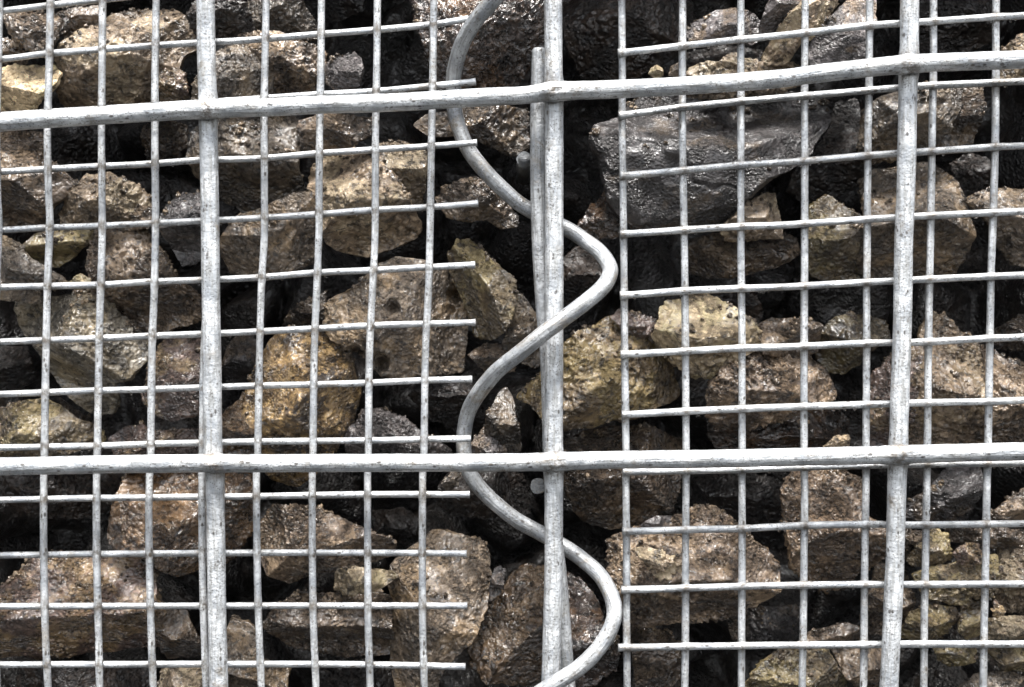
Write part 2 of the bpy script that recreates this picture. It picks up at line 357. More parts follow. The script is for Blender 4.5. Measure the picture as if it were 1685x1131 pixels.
# ---------------------------------------------------------------- stones
def ico(sub):
    bm = bmesh.new(); bmesh.ops.create_icosphere(bm, subdivisions=sub, radius=1.0)
    v = np.array([x.co[:] for x in bm.verts]); f = np.array([[q.index for q in x.verts] for x in bm.faces]); bm.free(); return v, f
ICO = {6: ico(6), 7: ico(7)}
GROUP = 'broken stones packed inside the gabion'
def stone(mat, pts, label, y=0.010, H=0.55, tint=1.0, seed=None, fac=None, nf=4, rough=1.0, pits=(), name='stone', group=GROUP, warm=0.0, cat='stone'):
    """pts: measured outline; y: depth of the stone's nearest point; H: how far it bulges, relative to its size;
    fac: broken faces (compass angle they face, tilt, offset 0..1)"""
    pts = np.array(pts, float)
    if y > .0155: y = y + (y-.0155)*1.5
    if seed is None: seed = int(abs(pts.sum()*7)) % 100000
    rs = np.random.RandomState(seed)
    if fac is None: fac = [(90+rs.uniform(-28, 28), rs.uniform(28, 46), rs.uniform(.62, .85)), (-90+rs.uniform(-30, 30), rs.uniform(38, 58), rs.uniform(.5, .85))]
    # centroid (area)
    x0, y0 = pts[:, 0], pts[:, 1]; x1, y1 = np.roll(x0, -1), np.roll(y0, -1); cr = x0*y1-x1*y0; A = cr.sum()/2
    cx = ((x0+x1)*cr).sum()/(6*A); cy = ((y0+y1)*cr).sum()/(6*A); A = abs(A)
    R = math.sqrt(A/math.pi)*PX; Hh = H*R
    yc = y + Hh*0.95; sc = (D+yc)/D
    loc = P(cx, cy, yc)
    # radius by angle
    nang = 720; th = np.linspace(-np.pi, np.pi, nang, endpoint=False); rad = np.zeros(nang)
    a = np.stack([(x0-cx), (cy-y0)], 1); b = np.roll(a, -1, axis=0)
    dx, dz = np.cos(th)[:, None], np.sin(th)[:, None]
    ex, ez = (b-a)[:, 0][None], (b-a)[:, 1][None]
    den = dx*ez-dz*ex; den = np.where(np.abs(den) < 1e-9, 1e-9, den)
    t = (a[:, 0][None]*ez-a[:, 1][None]*ex)/den; u = (a[:, 0][None]*dz-a[:, 1][None]*dx)/den
    ok = (t > 0) & (u >= -1e-6) & (u <= 1+1e-6); rad = np.where(ok, t, 0).max(1)
    rad[rad == 0] = math.sqrt(A/math.pi)
    k = np.ones(7)/7; rad = np.convolve(np.concatenate([rad[-3:], rad, rad[:3]]), k, 'valid')*PX*sc
    v, f = ICO[7 if R > 0.0062 else 6]
    rho = np.sqrt(v[:, 0]**2+v[:, 2]**2); ang = np.arctan2(v[:, 2], v[:, 0])
    rr = np.interp(ang, th, rad, period=2*np.pi)
    rl = np.sin(np.clip(rho, 0, 1)*np.pi/2)*0.35+rho*0.65
    x = np.cos(ang)*rr*rl; z = np.sin(ang)*rr*rl
    dome = np.sqrt(np.clip(1-rho**2, 0, 1))**0.62
    front = v[:, 1] < 0
    hf = Hh*dome*1.25; hb = Hh*dome*1.1
    # broken faces
    planes = [(math.radians(p[0]), math.tan(math.radians(p[1])), p[2]*Hh) for p in fac]
    a0 = rs.rand()*6.28
    for i in range(nf):
        planes.append((a0+i*6.28/nf+rs.uniform(-.35, .35), math.tan(math.radians(rs.uniform(14, 56))), Hh*rs.uniform(.88, 1.3)))
    q0 = np.stack([x, v[:, 1]*Hh, z], 1) + loc*3 + seed*.013
    wv = fbm(q0*(0.9/R), 3)*0.16*R
    hp = np.full(len(x), Hh*1.02)
    for (pa, pt, po) in planes:
        cutp = po - pt*(x*math.cos(pa)+z*math.sin(pa)) + wv*0.5
        kk = Hh*0.035; dd = np.clip(0.5+0.5*(cutp-hp)/kk, 0, 1)
        hp = cutp*(1-dd)+hp*dd-kk*dd*(1-dd)
    kk = Hh*0.08; dd = np.clip(0.5+0.5*(hp-hf)/kk, 0, 1); hm = hp*(1-dd)+hf*dd-kk*dd*(1-dd)
    lo = -1.25*Hh; kk = Hh*0.4; dd = np.clip(0.5+0.5*(hm-lo)/kk, 0, 1); hm = hm*dd+lo*(1-dd)+kk*dd*(1-dd)
    g = np.minimum(hm, 0)                         # the broken faces run back past the widest section
    Y = np.where(front, -hm, -g + hb*0.8)
    p = np.stack([x, Y, z], 1)
    nrm = v.copy(); nrm[:, 1] *= 1.4; nrm /= np.linalg.norm(nrm, axis=1)[:, None]
    qq = p + loc*5 + seed*.017
    fq = rs.uniform(.7, 1.35)
    msk = np.clip(.70+1.7*perlin(qq*80+3), .14, 1.45)
    disp = R*0.050*fbm(qq*(1.7/R), 3) + rough*msk*(0.00036*ridged(qq*400*fq+fbm(qq*160, 2)[:, None]*.6, 2) + 0.00034*fbm(qq*760*fq, 3, .6) - 0.00030*np.clip(ridged(qq*230, 2)-0.95, 0, 1)*2.0)
    p = p + nrm*disp[:, None]
    # splinters and ledges: quantise part of the height along a bedding direction
    bd = rs.normal(size=3); bd /= np.linalg.norm(bd); s_ = (p@bd)/(R*rs.uniform(.22, .4))+0.4*perlin(qq*200)
    led = (s_-np.floor(s_)); p = p - nrm*(R*0.035*np.clip(1-led*5, 0, 1)*(1-rho**4)*(perlin(qq*110+5) > -0.05))[:, None]
    for (hx, hy, hr, hd) in pits:
        c = P(hx, hy, yc)-loc; d = np.sqrt((p[:, 0]-c[0])**2+(p[:, 2]-c[2])**2)/(hr*PX)*(1+.35*perlin(qq*420))
        p[:, 1] += np.where(front, hd*PX*np.exp(-d**4), 0)
    lim = 0.0079-loc[1]; p[:, 1] = np.maximum(p[:, 1], lim+0.0*x)
    o = mesh_object(name, p, f, SM[mat], loc=loc)
    o.color = (tint*(1.07+warm), tint*.985, tint*(.91-warm), 1)  # on deep stones a lower tint also puts gap shade into the colour
    tag(o, label, cat, group)
    vn = np.zeros(len(p)*3, np.float32); o.data.vertex_normals.foreach_get('vector', vn); vn = vn.reshape(-1, 3)
    w = (vn[:, 2] > .35) & (v[:, 1] < .35) & (perlin(qq*120+11) > (.02 if mat in ('mud', 'tan', 'purple', 'olive', 'gold') else .28))
    ii = np.nonzero(w)[0]
    if len(ii) and name == 'stone' and mat != 'dark':
        ii = rs.choice(ii, min(len(ii), int(26*(R/.008)**2)), replace=False)
        CR.append(np.hstack([p[ii]+loc, vn[ii]]))
    return o

CR = []
def S(*a, **k): return stone(*a, **k)
UP, DN, LF, RT = 90, -90, 180, 0
# --- upper left
S('mud', [(5,30),(21,20),(74,17),(96,28),(92,60),(78,82),(53,87),(30,67)], 'small brown stone in the top left corner above the pale yellowish one', fac=[(60,45,.7)])
S('mud', [(88,22),(130,10),(168,5),(165,30),(135,50),(112,62),(95,52)], 'dark brown stone peeping over the upper left edge of the big tan stone', y=.016, tint=.75)
S('tan', [(165,14),(220,2),(262,3),(304,23),(322,46),(322,66),(296,84),(285,115),(250,152),(228,180),(184,190),(106,186),(90,170),(92,148),(102,127),(93,92),(106,68),(150,30)], 'big greyish tan stone near the top left, rounded and lit on its upper half', tint=.9, fac=[(100,38,.75),(-60,50,.8)], warm=.02)
S('pale', [(-40,130),(0,112),(21,107),(50,104),(78,101),(98,118),(94,138),(72,160),(50,181),(18,186),(-40,186)], 'pale yellow green stone at the left edge, the brightest one in the view', fac=[(85,44,.75)], nf=2, tint=2.1, rough=.6)
S('mud', [(-40,55),(3,58),(25,73),(44,90),(30,107),(5,116),(-40,120)], 'brown stone at the left edge lying on the pale yellowish one', y=.013)
S('mud', [(-40,208),(30,205),(67,215),(75,255),(105,285),(122,298),(108,325),(90,335),(72,362),(42,373),(7,373),(-40,365)], 'ridged brown stone at the left edge just below the upper heavy bar', tint=1.25, fac=[(110,30,.8)])
S('tan', [(106,318),(134,287),(170,280),(212,298),(236,318),(242,342),(215,356),(180,366),(156,374),(92,377),(86,348),(100,330)], 'tan stone with a dark blotch, right of the ridged brown one at left', tint=.9, pits=[(150,308,14,8)])
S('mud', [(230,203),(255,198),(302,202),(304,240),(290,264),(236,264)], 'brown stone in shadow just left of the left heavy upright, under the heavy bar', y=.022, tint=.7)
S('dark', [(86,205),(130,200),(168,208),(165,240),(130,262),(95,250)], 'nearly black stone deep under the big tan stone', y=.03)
S('purple', [(258,118),(285,110),(302,125),(310,160),(302,172),(262,170)], 'small pinkish brown stone squeezed between the big tan stone and the left heavy upright', y=.016)
S('dark', [(308,20),(322,-25),(385,-25),(408,25),(416,52),(378,66),(352,60),(320,60)], 'dark grey stone at the top edge behind the left heavy upright', y=.013, tint=1.3)
S('grey', [(316,168),(320,135),(350,95),(362,75),(388,60),(415,58),(436,75),(448,95),(446,150),(430,175),(330,178)], 'rounded grey stone right of the left heavy upright, on the upper heavy bar', tint=.85, fac=[(120,40,.8)])
S('mud', [(384,52),(425,48),(462,50),(505,70),(533,80),(525,117),(508,143),(487,156),(448,160),(420,140),(400,80)], 'shiny brown stone between the fourth and fifth fine wires above the upper heavy bar', y=.012, tint=1.4)
S('slate', [(532,106),(555,92),(580,85),(593,95),(599,117),(592,142),(552,149),(534,136)], 'small shiny grey stone jutting into a black gap near the top', y=.011, tint=2.0, fac=[(100,40,.7)])
S('grey', [(400,-30),(475,-30),(520,38),(520,58),(455,60),(410,48)], 'dark grey angular stone at the top edge left of the black gap', y=.016, tint=.6)
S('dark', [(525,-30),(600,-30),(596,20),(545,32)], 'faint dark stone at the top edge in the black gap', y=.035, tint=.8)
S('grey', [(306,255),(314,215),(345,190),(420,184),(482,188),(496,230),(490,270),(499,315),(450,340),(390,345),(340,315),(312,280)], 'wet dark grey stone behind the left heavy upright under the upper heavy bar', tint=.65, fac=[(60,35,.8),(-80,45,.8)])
S('mud', [(488,195),(530,186),(608,190),(614,215),(582,236),(552,246),(520,244),(499,248),(486,222)], 'brown stone hanging under the upper heavy bar above the light tan stone', y=.012, tint=.9)
S('tan', [(506,279),(512,262),(530,252),(545,238),(575,232),(603,252),(628,266),(657,300),(674,330),(686,352),(690,372),(680,388),(640,407),(600,419),(560,414),(532,399),(524,370),(515,330),(507,310)], 'large light tan stone with a smooth sloping face left of the free wire ends', tint=1.15, fac=[(70,28,.8),(-70,55,1.0)], warm=.02, rough=.8)
S('tan', [(612,237),(660,230),(701,246),(704,283),(695,325),(688,344),(660,330),(640,295),(620,275)], 'tan stone leaning on the upper right of the large light tan stone', y=.015, tint=.8)
S('grey', [(358,400),(372,378),(400,355),(446,338),(480,317),(510,314),(518,345),(520,400),(512,428),(480,442),(440,452),(400,452),(370,447),(360,425)], 'brownish grey stone with a pale lower edge, left of the large light tan stone', tint=1.0, warm=.06, fac=[(-50,40,.8)])
S('slate', [(262,370),(268,342),(298,317),(328,317),(345,345),(340,412),(312,434),(292,436),(272,404)], 'dark angular stone touching the left heavy upright, above the crumbly brown one', tint=1.1)
S('mud', [(170,352),(190,345),(215,338),(250,341),(264,360),(240,376),(190,378)], 'crumbly strip of brown stone under the tan stone with the dark blotch', y=.014, tint=1.0, rough=1.5)
S('mud', [(146,409),(154,386),(170,370),(200,362),(228,374),(247,398),(270,423),(288,448),(309,474),(322,492),(319,508),(294,533),(268,544),(240,549),(212,538),(196,522),(176,490),(160,472),(150,458),(144,434)], 'large crumbly brown stone slanting down toward the left heavy upright', y=.011, rough=1.6, tint=1.15, nf=3)
# --- left middle
S('grey', [(-40,392),(10,393),(25,400),(48,425),(74,440),(110,464),(90,476),(40,474),(-40,450)], 'mossy grey stone at the left edge, sloping down to the right', tint=.95, fac=[(50,40,.7)])
S('olive', [(36,408),(57,386),(85,378),(140,376),(163,382),(150,397),(134,408),(88,440),(60,438),(46,422)], 'stone with a pale olive top and black underside above the grey diagonal slab', y=.014, tint=.9, fac=[(-80,60,.45),(90,40,.8)])
S('grey', [(-40,452),(30,464),(58,476),(60,500),(20,496),(-40,490)], 'smooth light grey flake at the left edge under the mossy stone', y=.012, tint=1.5, rough=.5)
S('pale', [(115,466),(122,457),(134,454),(145,460),(145,470),(125,474)], 'tiny pale pebble on top of the grey diagonal slab', y=.011, tint=.9, name='pebble', cat='pebble')
S('streak', [(8,484),(40,490),(85,488),(117,478),(159,478),(197,522),(228,547),(245,562),(240,592),(217,622),(187,634),(186,655),(172,680),(141,688),(113,672),(86,647),(68,617),(43,574),(18,550),(2,505)], 'long grey slab with fine layers lying diagonally at the left, the largest stone there', y=.010, tint=1.12, fac=[(50,20,.75),(-135,50,.9)], nf=3, H=.45)
S('purple', [(250,568),(262,556),(330,555),(349,600),(344,660),(325,682),(283,694),(260,686),(229,666),(225,646),(242,618),(246,590)], 'brown stone with a pale olive band left of the left heavy upright', tint=.95, fac=[(90,45,.55),(-90,25,.8)])
S('dark', [(-40,572),(39,570),(55,596),(48,627),(21,642),(-40,645)], 'dark brown stone at the left edge below the grey diagonal slab', y=.022, tint=1.2)
S('olive', [(-40,690),(16,665),(64,656),(87,667),(119,688),(142,700),(158,712),(155,735),(80,756),(-40,760)], 'yellowish olive stone at the left edge on the lower heavy bar', tint=1.0)
S('mud', [(92,652),(120,675),(160,690),(165,712),(135,705),(98,680)], 'brown stone under the lower tip of the grey diagonal slab', y=.020, tint=.8)
S('purple', [(168,724),(198,704),(232,700),(246,712),(300,706),(332,712),(335,752),(250,760),(180,756)], 'flat reddish brown stone lying just above the lower heavy bar at the left', y=.013, tint=.95)
S('slate', [(362,600),(376,560),(390,548),(427,546),(430,590),(404,634),(368,640)], 'smooth dark grey stone between the left heavy upright and the golden stone', y=.022, tint=1.0, rough=.5)
S('gold', [(402,720),(400,690),(404,655),(412,625),(424,598),(434,570),(450,550),(480,541),(515,545),(549,562),(579,584),(583,610),(593,642),(589,670),(572,704),(545,748),(510,784),(482,808),(462,808),(441,794),(420,768),(408,745)], 'golden brown stone with black spots, the largest in the middle of the left mesh', y=.010, tint=1.35, warm=.04, fac=[(-25,40,.9),(150,35,.8),(80,30,.95)], nf=3, rough=1.1, H=.65)
S('grey', [(534,529),(543,497),(566,480),(594,470),(605,449),(626,432),(650,423),(700,430),(741,446),(763,472),(766,511),(768,550),(759,610),(711,620),(650,625),(623,616),(598,586),(570,571),(546,557)], 'large grey brown stone pitted with round holes behind the free wire ends', y=.011, tint=1.22, warm=.05, fac=[(60,25,.9)], nf=4, H=.5, pits=[(746,484,13,30),(650,508,13,22),(588,582,14,34),(627,598,13,34),(740,508,7,18),(606,570,8,16)])
S('mud', [(462,537),(475,515),(513,488),(535,480),(530,540)], 'dim brown stone in the gap left of the pitted stone', y=.03, tint=1.0)
S('olive', [(737,420),(752,394),(771,393),(790,408),(822,436),(848,461),(851,495),(844,521),(833,548),(807,559),(778,549),(765,500),(745,462)], 'wedge shaped stone with pale greenish top edge right of the pitted stone', y=.013, tint=.95, fac=[(205,58,.32),(45,30,.85)], nf=2)
S('grey', [(850,478),(866,490),(880,513),(896,540),(900,590),(882,606),(852,594),(830,572),(836,535),(845,510)], 'grey stone behind the coiled wire left of the middle upright', y=.015, tint=.9)
S('mud', [(768,584),(800,565),(830,570),(856,592),(834,612),(796,608)], 'reddish brown crumbs under the wedge shaped stone', y=.017, tint=1.1, rough=1.8, name='rubble_clump', cat='rubble')
S('mud', [(716,324),(739,303),(775,291),(802,302),(816,317),(855,352),(853,370),(824,374),(800,360),(768,364),(734,356)], 'brown stone behind the upper bend of the coiled wire, in a black gap', y=.014, tint=.95)
S('rust', [(662,-40),(690,28),(696,60),(705,100),(712,150),(740,168),(800,168),(850,135),(866,112),(895,78),(900,30),(905,-40)], 'large wet rust brown stone at the top edge behind the coiled wire', y=.0128, tint=1.2, fac=[(-60,40,.9),(120,25,.8)], rough=1.4)
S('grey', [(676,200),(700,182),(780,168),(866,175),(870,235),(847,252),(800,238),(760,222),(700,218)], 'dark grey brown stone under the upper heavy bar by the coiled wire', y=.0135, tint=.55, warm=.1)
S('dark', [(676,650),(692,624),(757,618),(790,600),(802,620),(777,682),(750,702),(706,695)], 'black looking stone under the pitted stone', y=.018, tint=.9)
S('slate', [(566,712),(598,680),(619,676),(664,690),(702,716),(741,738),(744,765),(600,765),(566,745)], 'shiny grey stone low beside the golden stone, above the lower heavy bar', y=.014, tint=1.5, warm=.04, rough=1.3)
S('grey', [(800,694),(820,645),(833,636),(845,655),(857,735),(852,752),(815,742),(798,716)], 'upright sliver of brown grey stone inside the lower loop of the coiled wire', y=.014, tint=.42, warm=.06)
S('slate', [(776,730),(796,706),(830,736),(842,762),(775,765)], 'small shiny dark stone at the foot of the upright sliver', y=.0155, tint=1.7)
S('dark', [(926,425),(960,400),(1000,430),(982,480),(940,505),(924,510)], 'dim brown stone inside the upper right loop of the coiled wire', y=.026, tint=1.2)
S('wetbrown', [(360,745),(362,700),(374,672),(395,650),(415,655),(425,700),(420,760),(380,770)], 'wet dark brown stone tucked under the left side of the golden brown one', y=.0135, tint=.9)
# --- upper right
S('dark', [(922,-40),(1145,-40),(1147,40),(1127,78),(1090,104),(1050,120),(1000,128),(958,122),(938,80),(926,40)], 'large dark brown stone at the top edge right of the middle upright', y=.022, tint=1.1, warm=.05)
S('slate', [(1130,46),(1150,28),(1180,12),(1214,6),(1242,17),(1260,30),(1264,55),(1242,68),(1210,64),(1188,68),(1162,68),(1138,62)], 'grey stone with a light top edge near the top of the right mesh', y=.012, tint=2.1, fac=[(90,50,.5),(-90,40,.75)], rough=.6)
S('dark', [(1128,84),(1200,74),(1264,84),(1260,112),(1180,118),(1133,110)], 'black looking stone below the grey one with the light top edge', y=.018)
S('slate', [(1250,42),(1260,12),(1280,-30),(1320,-30),(1325,18),(1292,50),(1262,60)], 'bluish grey stone at the top edge left of the long tan one', y=.012, tint=2.6, rough=.5)
S('tan', [(1262,84),(1282,44),(1314,8),(1335,-30),(1392,-30),(1382,6),(1360,30),(1352,48),(1318,74),(1300,101),(1264,97)], 'long narrow tan stone slanting at the top edge of the right mesh', y=.010, tint=1.45, fac=[(-30,45,.6)])
S('slate', [(1326,86),(1336,66),(1369,26),(1390,4),(1415,-20),(1445,-10),(1440,40),(1428,70),(1430,98),(1380,112),(1330,110)], 'light bluish grey wet stone right of the long tan one', y=.012, tint=2.4, rough=.4, fac=[(80,30,.8)])
S('tan', [(1120,128),(1150,108),(1215,100),(1300,95),(1325,108),(1330,130),(1230,160),(1130,160)], 'tan rubble lying along the back of the upper heavy bar', y=.010, tint=.9, rough=1.6)
S('pale', [(1068,120),(1072,110),(1082,105),(1090,112),(1092,124),(1078,128)], 'small yellowish crumb sitting on the upper heavy bar line', y=.009, tint=.9, name='pebble', cat='pebble')
S('tan', [(1100,124),(1106,108),(1118,104),(1122,116),(1120,128)], 'small tan crumb next to the second upright of the right mesh', y=.010, name='pebble', cat='pebble')
S('tan', [(1176,110),(1188,98),(1204,86),(1214,84),(1214,112),(1195,120)], 'ragged tan splinter beside the third upright of the right mesh', y=.010, tint=.95, name='splinter')
S('dark', [(1505,-40),(1645,-40),(1645,60),(1600,80),(1530,80)], 'dark brown stone at the top edge right of the right heavy upright', y=.024, tint=.9)
S('tan', [(1645,88),(1665,70),(1687,54),(1730,56),(1730,130),(1650,132)], 'tan stone at the right edge behind the upper heavy bar', y=.011, tint=.75, warm=.08)
S('slate', [(967,233),(979,207),(1017,185),(1031,168),(1060,145),(1150,135),(1250,135),(1340,145),(1367,156),(1380,178),(1372,202),(1347,234),(1330,257),(1293,283),(1262,303),(1225,337),(1190,362),(1160,378),(1100,384),(1040,378),(1016,356),(1001,336),(995,300),(986,262),(973,247)], 'huge dark slate in the upper right mesh, the largest stone in the view', y=.010, tint=.85, H=.34, fac=[(88,55,1.0),(100,16,.9),(-95,15,.98),(-80,60,4.0),(10,30,1.8)], nf=0, rough=.5)
S('rust', [(948,376),(965,352),(988,326),(997,308),(1005,340),(1019,356),(1022,390),(988,392),(953,387)], 'small reddish brown stone under the left tip of the huge slate', y=.015, tint=1.0)
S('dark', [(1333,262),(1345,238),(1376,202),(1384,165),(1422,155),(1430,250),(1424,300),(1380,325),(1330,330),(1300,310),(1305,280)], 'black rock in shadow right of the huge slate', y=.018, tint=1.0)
S('grey', [(1424,178),(1455,156),(1480,148),(1530,140),(1592,138),(1583,175),(1565,212),(1542,240),(1510,250),(1450,262),(1424,256)], 'grey rock with a slanting right side crossing behind the right heavy upright', y=.012, tint=.75)
S('mud', [(1560,215),(1583,175),(1590,140),(1625,135),(1620,180),(1608,228),(1572,242),(1545,240)], 'brown rock leaning on the grey one right of the right heavy upright', y=.016, tint=.75)
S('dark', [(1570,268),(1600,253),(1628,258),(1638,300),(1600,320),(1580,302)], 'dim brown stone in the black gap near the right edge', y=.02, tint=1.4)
S('grey', [(1434,290),(1457,270),(1500,266),(1540,260),(1558,256),(1574,280),(1594,335),(1606,380),(1598,423),(1582,450),(1520,462),(1450,460),(1418,442),(1402,420),(1402,390),(1423,360),(1430,320)], 'big grey brown stone with a wet ridge behind the right heavy upright', y=.010, tint=.92, warm=.05, fac=[(100,30,.9),(-90,50,.75)])
S('olive', [(1328,358),(1350,330),(1370,316),(1397,343),(1424,358),(1412,395),(1410,430),(1424,458),(1380,466),(1343,454),(1328,430),(1326,390)], 'greenish spotted stone left of the big one behind the right heavy upright', y=.014, tint=.65)
S('tan', [(1188,374),(1230,333),(1262,316),(1276,318),(1287,345),(1295,368),(1295,392),(1200,392)], 'pointed tan stone under the right part of the huge slate', y=.012, tint=1.0)
S('mud', [(1128,397),(1180,384),(1240,382),(1300,380),(1320,393),(1320,416),(1282,440),(1220,453),(1170,458),(1133,447),(1123,420)], 'dull brown stone in shade between the huge slate and the pale yellowish tan stone', y=.018, tint=.85)
S('pale', [(1073,554),(1089,511),(1100,496),(1146,485),(1170,485),(1212,506),(1238,528),(1257,555),(1252,574),(1224,588),(1196,610),(1169,621),(1146,619),(1117,602),(1100,588),(1086,577)], 'pale yellowish tan stone beside the second and third uprights of the right mesh', y=.010, tint=.9, fac=[(95,45,.55),(-80,35,.75)], nf=4)
S('dark', [(1165,482),(1238,470),(1258,512),(1248,538),(1215,512)], 'dark stone behind the top of the pale yellowish tan stone', y=.022, tint=1.3)
S('olive', [(928,568),(953,545),(981,534),(1010,518),(1040,516),(1080,526),(1088,570),(1112,600),(1124,640),(1122,657),(1095,670),(1052,684),(1000,695),(974,705),(928,707),(893,692),(872,667),(846,656),(865,638),(885,622),(905,598)], 'large grainy yellow brown stone right of the middle upright', y=.0125, tint=.88, warm=.07, fac=[(90,32,.8),(0,40,1.0)], nf=3, rough=1.5, H=.5)
S('purple', [(1005,522),(1020,508),(1045,515),(1078,525),(1082,560),(1060,570),(1030,548)], 'dark purplish stone behind the top of the grainy yellow brown one', y=.016, tint=.75)
S('mud', [(1163,655),(1173,628),(1195,608),(1227,586),(1260,576),(1330,582),(1367,612),(1388,650),(1377,660),(1350,672),(1300,694),(1240,706),(1190,704),(1168,688)], 'glistening brown stone below and right of the pale yellowish tan stone', y=.010, tint=1.35, fac=[(80,40,.65),(-90,50,.7)], nf=3, rough=1.6, warm=.03)
S('mud', [(1252,560),(1247,535),(1275,524),(1320,522),(1352,535),(1352,580),(1300,592),(1255,582)], 'crumbly dark brown stone on top of the glistening brown stone', y=.013, tint=.9, rough=1.8)
S('rust', [(1168,690),(1245,686),(1370,678),(1402,686),(1411,706),(1400,735),(1300,765),(1200,760),(1170,720)], 'dark reddish stone just above the lower heavy bar in the right mesh', y=.018, tint=.8)
S('grey', [(1356,736),(1374,718),(1398,716),(1400,736)], 'light grey chip poking up from the lower heavy bar', y=.009, tint=2.0, name='chip')
S('olive', [(1346,547),(1379,520),(1418,516),(1466,527),(1470,560),(1430,578),(1420,602),(1395,617),(1368,612),(1352,590)], 'dark olive stone left of the right heavy upright', y=.015, tint=.42)
S('purple', [(1432,628),(1464,595),(1500,570),(1520,568),(1525,660),(1520,745),(1440,745),(1430,690)], 'reddish grey stone behind the right heavy upright on the lower heavy bar', y=.012, tint=1.15)
S('tan', [(1508,600),(1522,572),(1533,530),(1545,513),(1567,518),(1602,551),(1624,563),(1632,600),(1627,660),(1632,745),(1560,752),(1500,745),(1496,660)], 'large reddish tan stone with a knob on top near the right edge', y=.010, tint=.70, warm=.06, rough=1.4, H=.4)
S('mud', [(1630,566),(1647,570),(1672,594),(1730,602),(1730,745),(1632,748),(1624,660)], 'brown stone with an olive rim at the right edge above the lower heavy bar', y=.011, tint=1.5)
S('grey', [(1590,329),(1613,316),(1645,306),(1730,312),(1730,445),(1682,432),(1655,397),(1640,372),(1608,347)], 'grey brown stone at the right edge with a pale streak', y=.011, tint=1.0, warm=.05)
S('mud', [(1638,547),(1685,518),(1730,515),(1730,580),(1652,574)], 'dim brown stone at the right edge over the olive rimmed one', y=.017, tint=.9)
# --- lower left
S('wetbrown', [(172,878),(186,837),(196,790),(205,765),(270,755),(330,755),(377,768),(400,783),(417,806),(414,840),(406,875),(390,902),(370,927),(330,942),(294,947),(268,936),(254,922),(192,905),(174,890)], 'large wet brown stone under the lower heavy bar behind the left heavy upright', y=.010, tint=.95, warm=.10, fac=[(90,48,.75),(-90,15,.95)], nf=3, H=.45)
S('dark', [(-40,775),(40,760),(150,762),(198,780),(196,815),(180,830),(145,855),(80,855),(30,838),(-40,820)], 'dark brown stone under the lower heavy bar at the left edge', y=.016, tint=1.3, warm=.08)
S('purple', [(-40,985),(0,963),(35,932),(52,918),(150,915),(238,920),(257,945),(264,1000),(260,1060),(242,1078),(207,1076),(166,1083),(83,1090),(-40,1092)], 'huge purplish brown stone with ragged layers in the lower left corner', y=.010, tint=1.0, warm=.06, fac=[(90,35,.75),(-90,40,.85)], nf=2, H=.4, rough=1.5)
S('mud', [(254,1005),(270,998),(305,1008),(322,1045),(334,1062),(334,1085),(268,1090),(256,1050)], 'brown stone beside the huge purplish one, left of the left heavy upright', y=.016, tint=.8)
S('grey', [(352,1085),(372,1023),(400,1033),(417,1050),(424,1088),(472,1098),(476,1160),(346,1160)], 'greyish brown stone at the bottom edge right of the left heavy upright', y=.012, tint=.75, warm=.07)
S('tan', [(260,1107),(280,1093),(330,1098),(350,1120),(334,1165),(252,1165)], 'tan stone at the bottom edge left of the left heavy upright', y=.012, tint=.9)
S('dark', [(16,1102),(60,1094),(237,1098),(248,1165),(8,1165)], 'dark brown stone at the bottom edge under the huge purplish one', y=.015, tint=1.5, warm=.06)
S('mud', [(430,851),(445,838),(507,838),(521,842),(562,859),(596,873),(630,888),(647,903),(640,922),(596,936),(560,943),(517,947),(469,968),(433,950),(413,920),(415,878)], 'brown crumbly stone tapering to the right under the lower heavy bar', y=.010, tint=1.35, fac=[(75,42,.7),(-90,48,.7)], nf=3, rough=1.4)
S('pale', [(548,948),(556,939),(580,932),(607,937),(645,945),(655,953),(623,973),(573,980),(550,974)], 'small flat pale olive stone wedged between two brown stones', y=.010, tint=.68)
S('mud', [(436,1023),(460,996),(486,977),(573,982),(614,977),(644,987),(645,1034),(640,1090),(556,1090),(470,1076),(439,1046)], 'brown stone with a black flat face under the small pale olive stone', y=.011, tint=.9, fac=[(-90,62,.30),(90,35,.8)], nf=2)
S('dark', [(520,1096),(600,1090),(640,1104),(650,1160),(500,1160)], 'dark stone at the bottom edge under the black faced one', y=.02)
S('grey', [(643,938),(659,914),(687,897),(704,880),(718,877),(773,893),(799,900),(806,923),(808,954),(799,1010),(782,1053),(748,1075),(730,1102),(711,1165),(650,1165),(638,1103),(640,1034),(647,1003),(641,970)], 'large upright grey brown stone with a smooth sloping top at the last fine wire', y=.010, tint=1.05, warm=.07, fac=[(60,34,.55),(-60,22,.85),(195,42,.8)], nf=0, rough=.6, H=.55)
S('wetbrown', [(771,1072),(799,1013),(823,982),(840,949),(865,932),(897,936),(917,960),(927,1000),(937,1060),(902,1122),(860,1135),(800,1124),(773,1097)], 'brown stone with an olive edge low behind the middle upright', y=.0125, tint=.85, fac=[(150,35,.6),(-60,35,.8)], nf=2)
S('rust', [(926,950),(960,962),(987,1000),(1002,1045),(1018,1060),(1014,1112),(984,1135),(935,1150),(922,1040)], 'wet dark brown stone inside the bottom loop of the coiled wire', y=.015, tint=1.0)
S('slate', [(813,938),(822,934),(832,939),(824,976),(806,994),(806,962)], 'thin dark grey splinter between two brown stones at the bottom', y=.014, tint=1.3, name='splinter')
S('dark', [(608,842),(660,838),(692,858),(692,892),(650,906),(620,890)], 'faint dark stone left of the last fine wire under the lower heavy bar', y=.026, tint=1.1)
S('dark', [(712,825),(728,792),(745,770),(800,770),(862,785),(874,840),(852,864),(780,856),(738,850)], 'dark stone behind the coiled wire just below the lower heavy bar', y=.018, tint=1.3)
S('grey', [(728,796),(745,772),(760,775),(752,800),(738,815)], 'pale edged flake at the lowest left bend of the coiled wire', y=.015, tint=1.0)
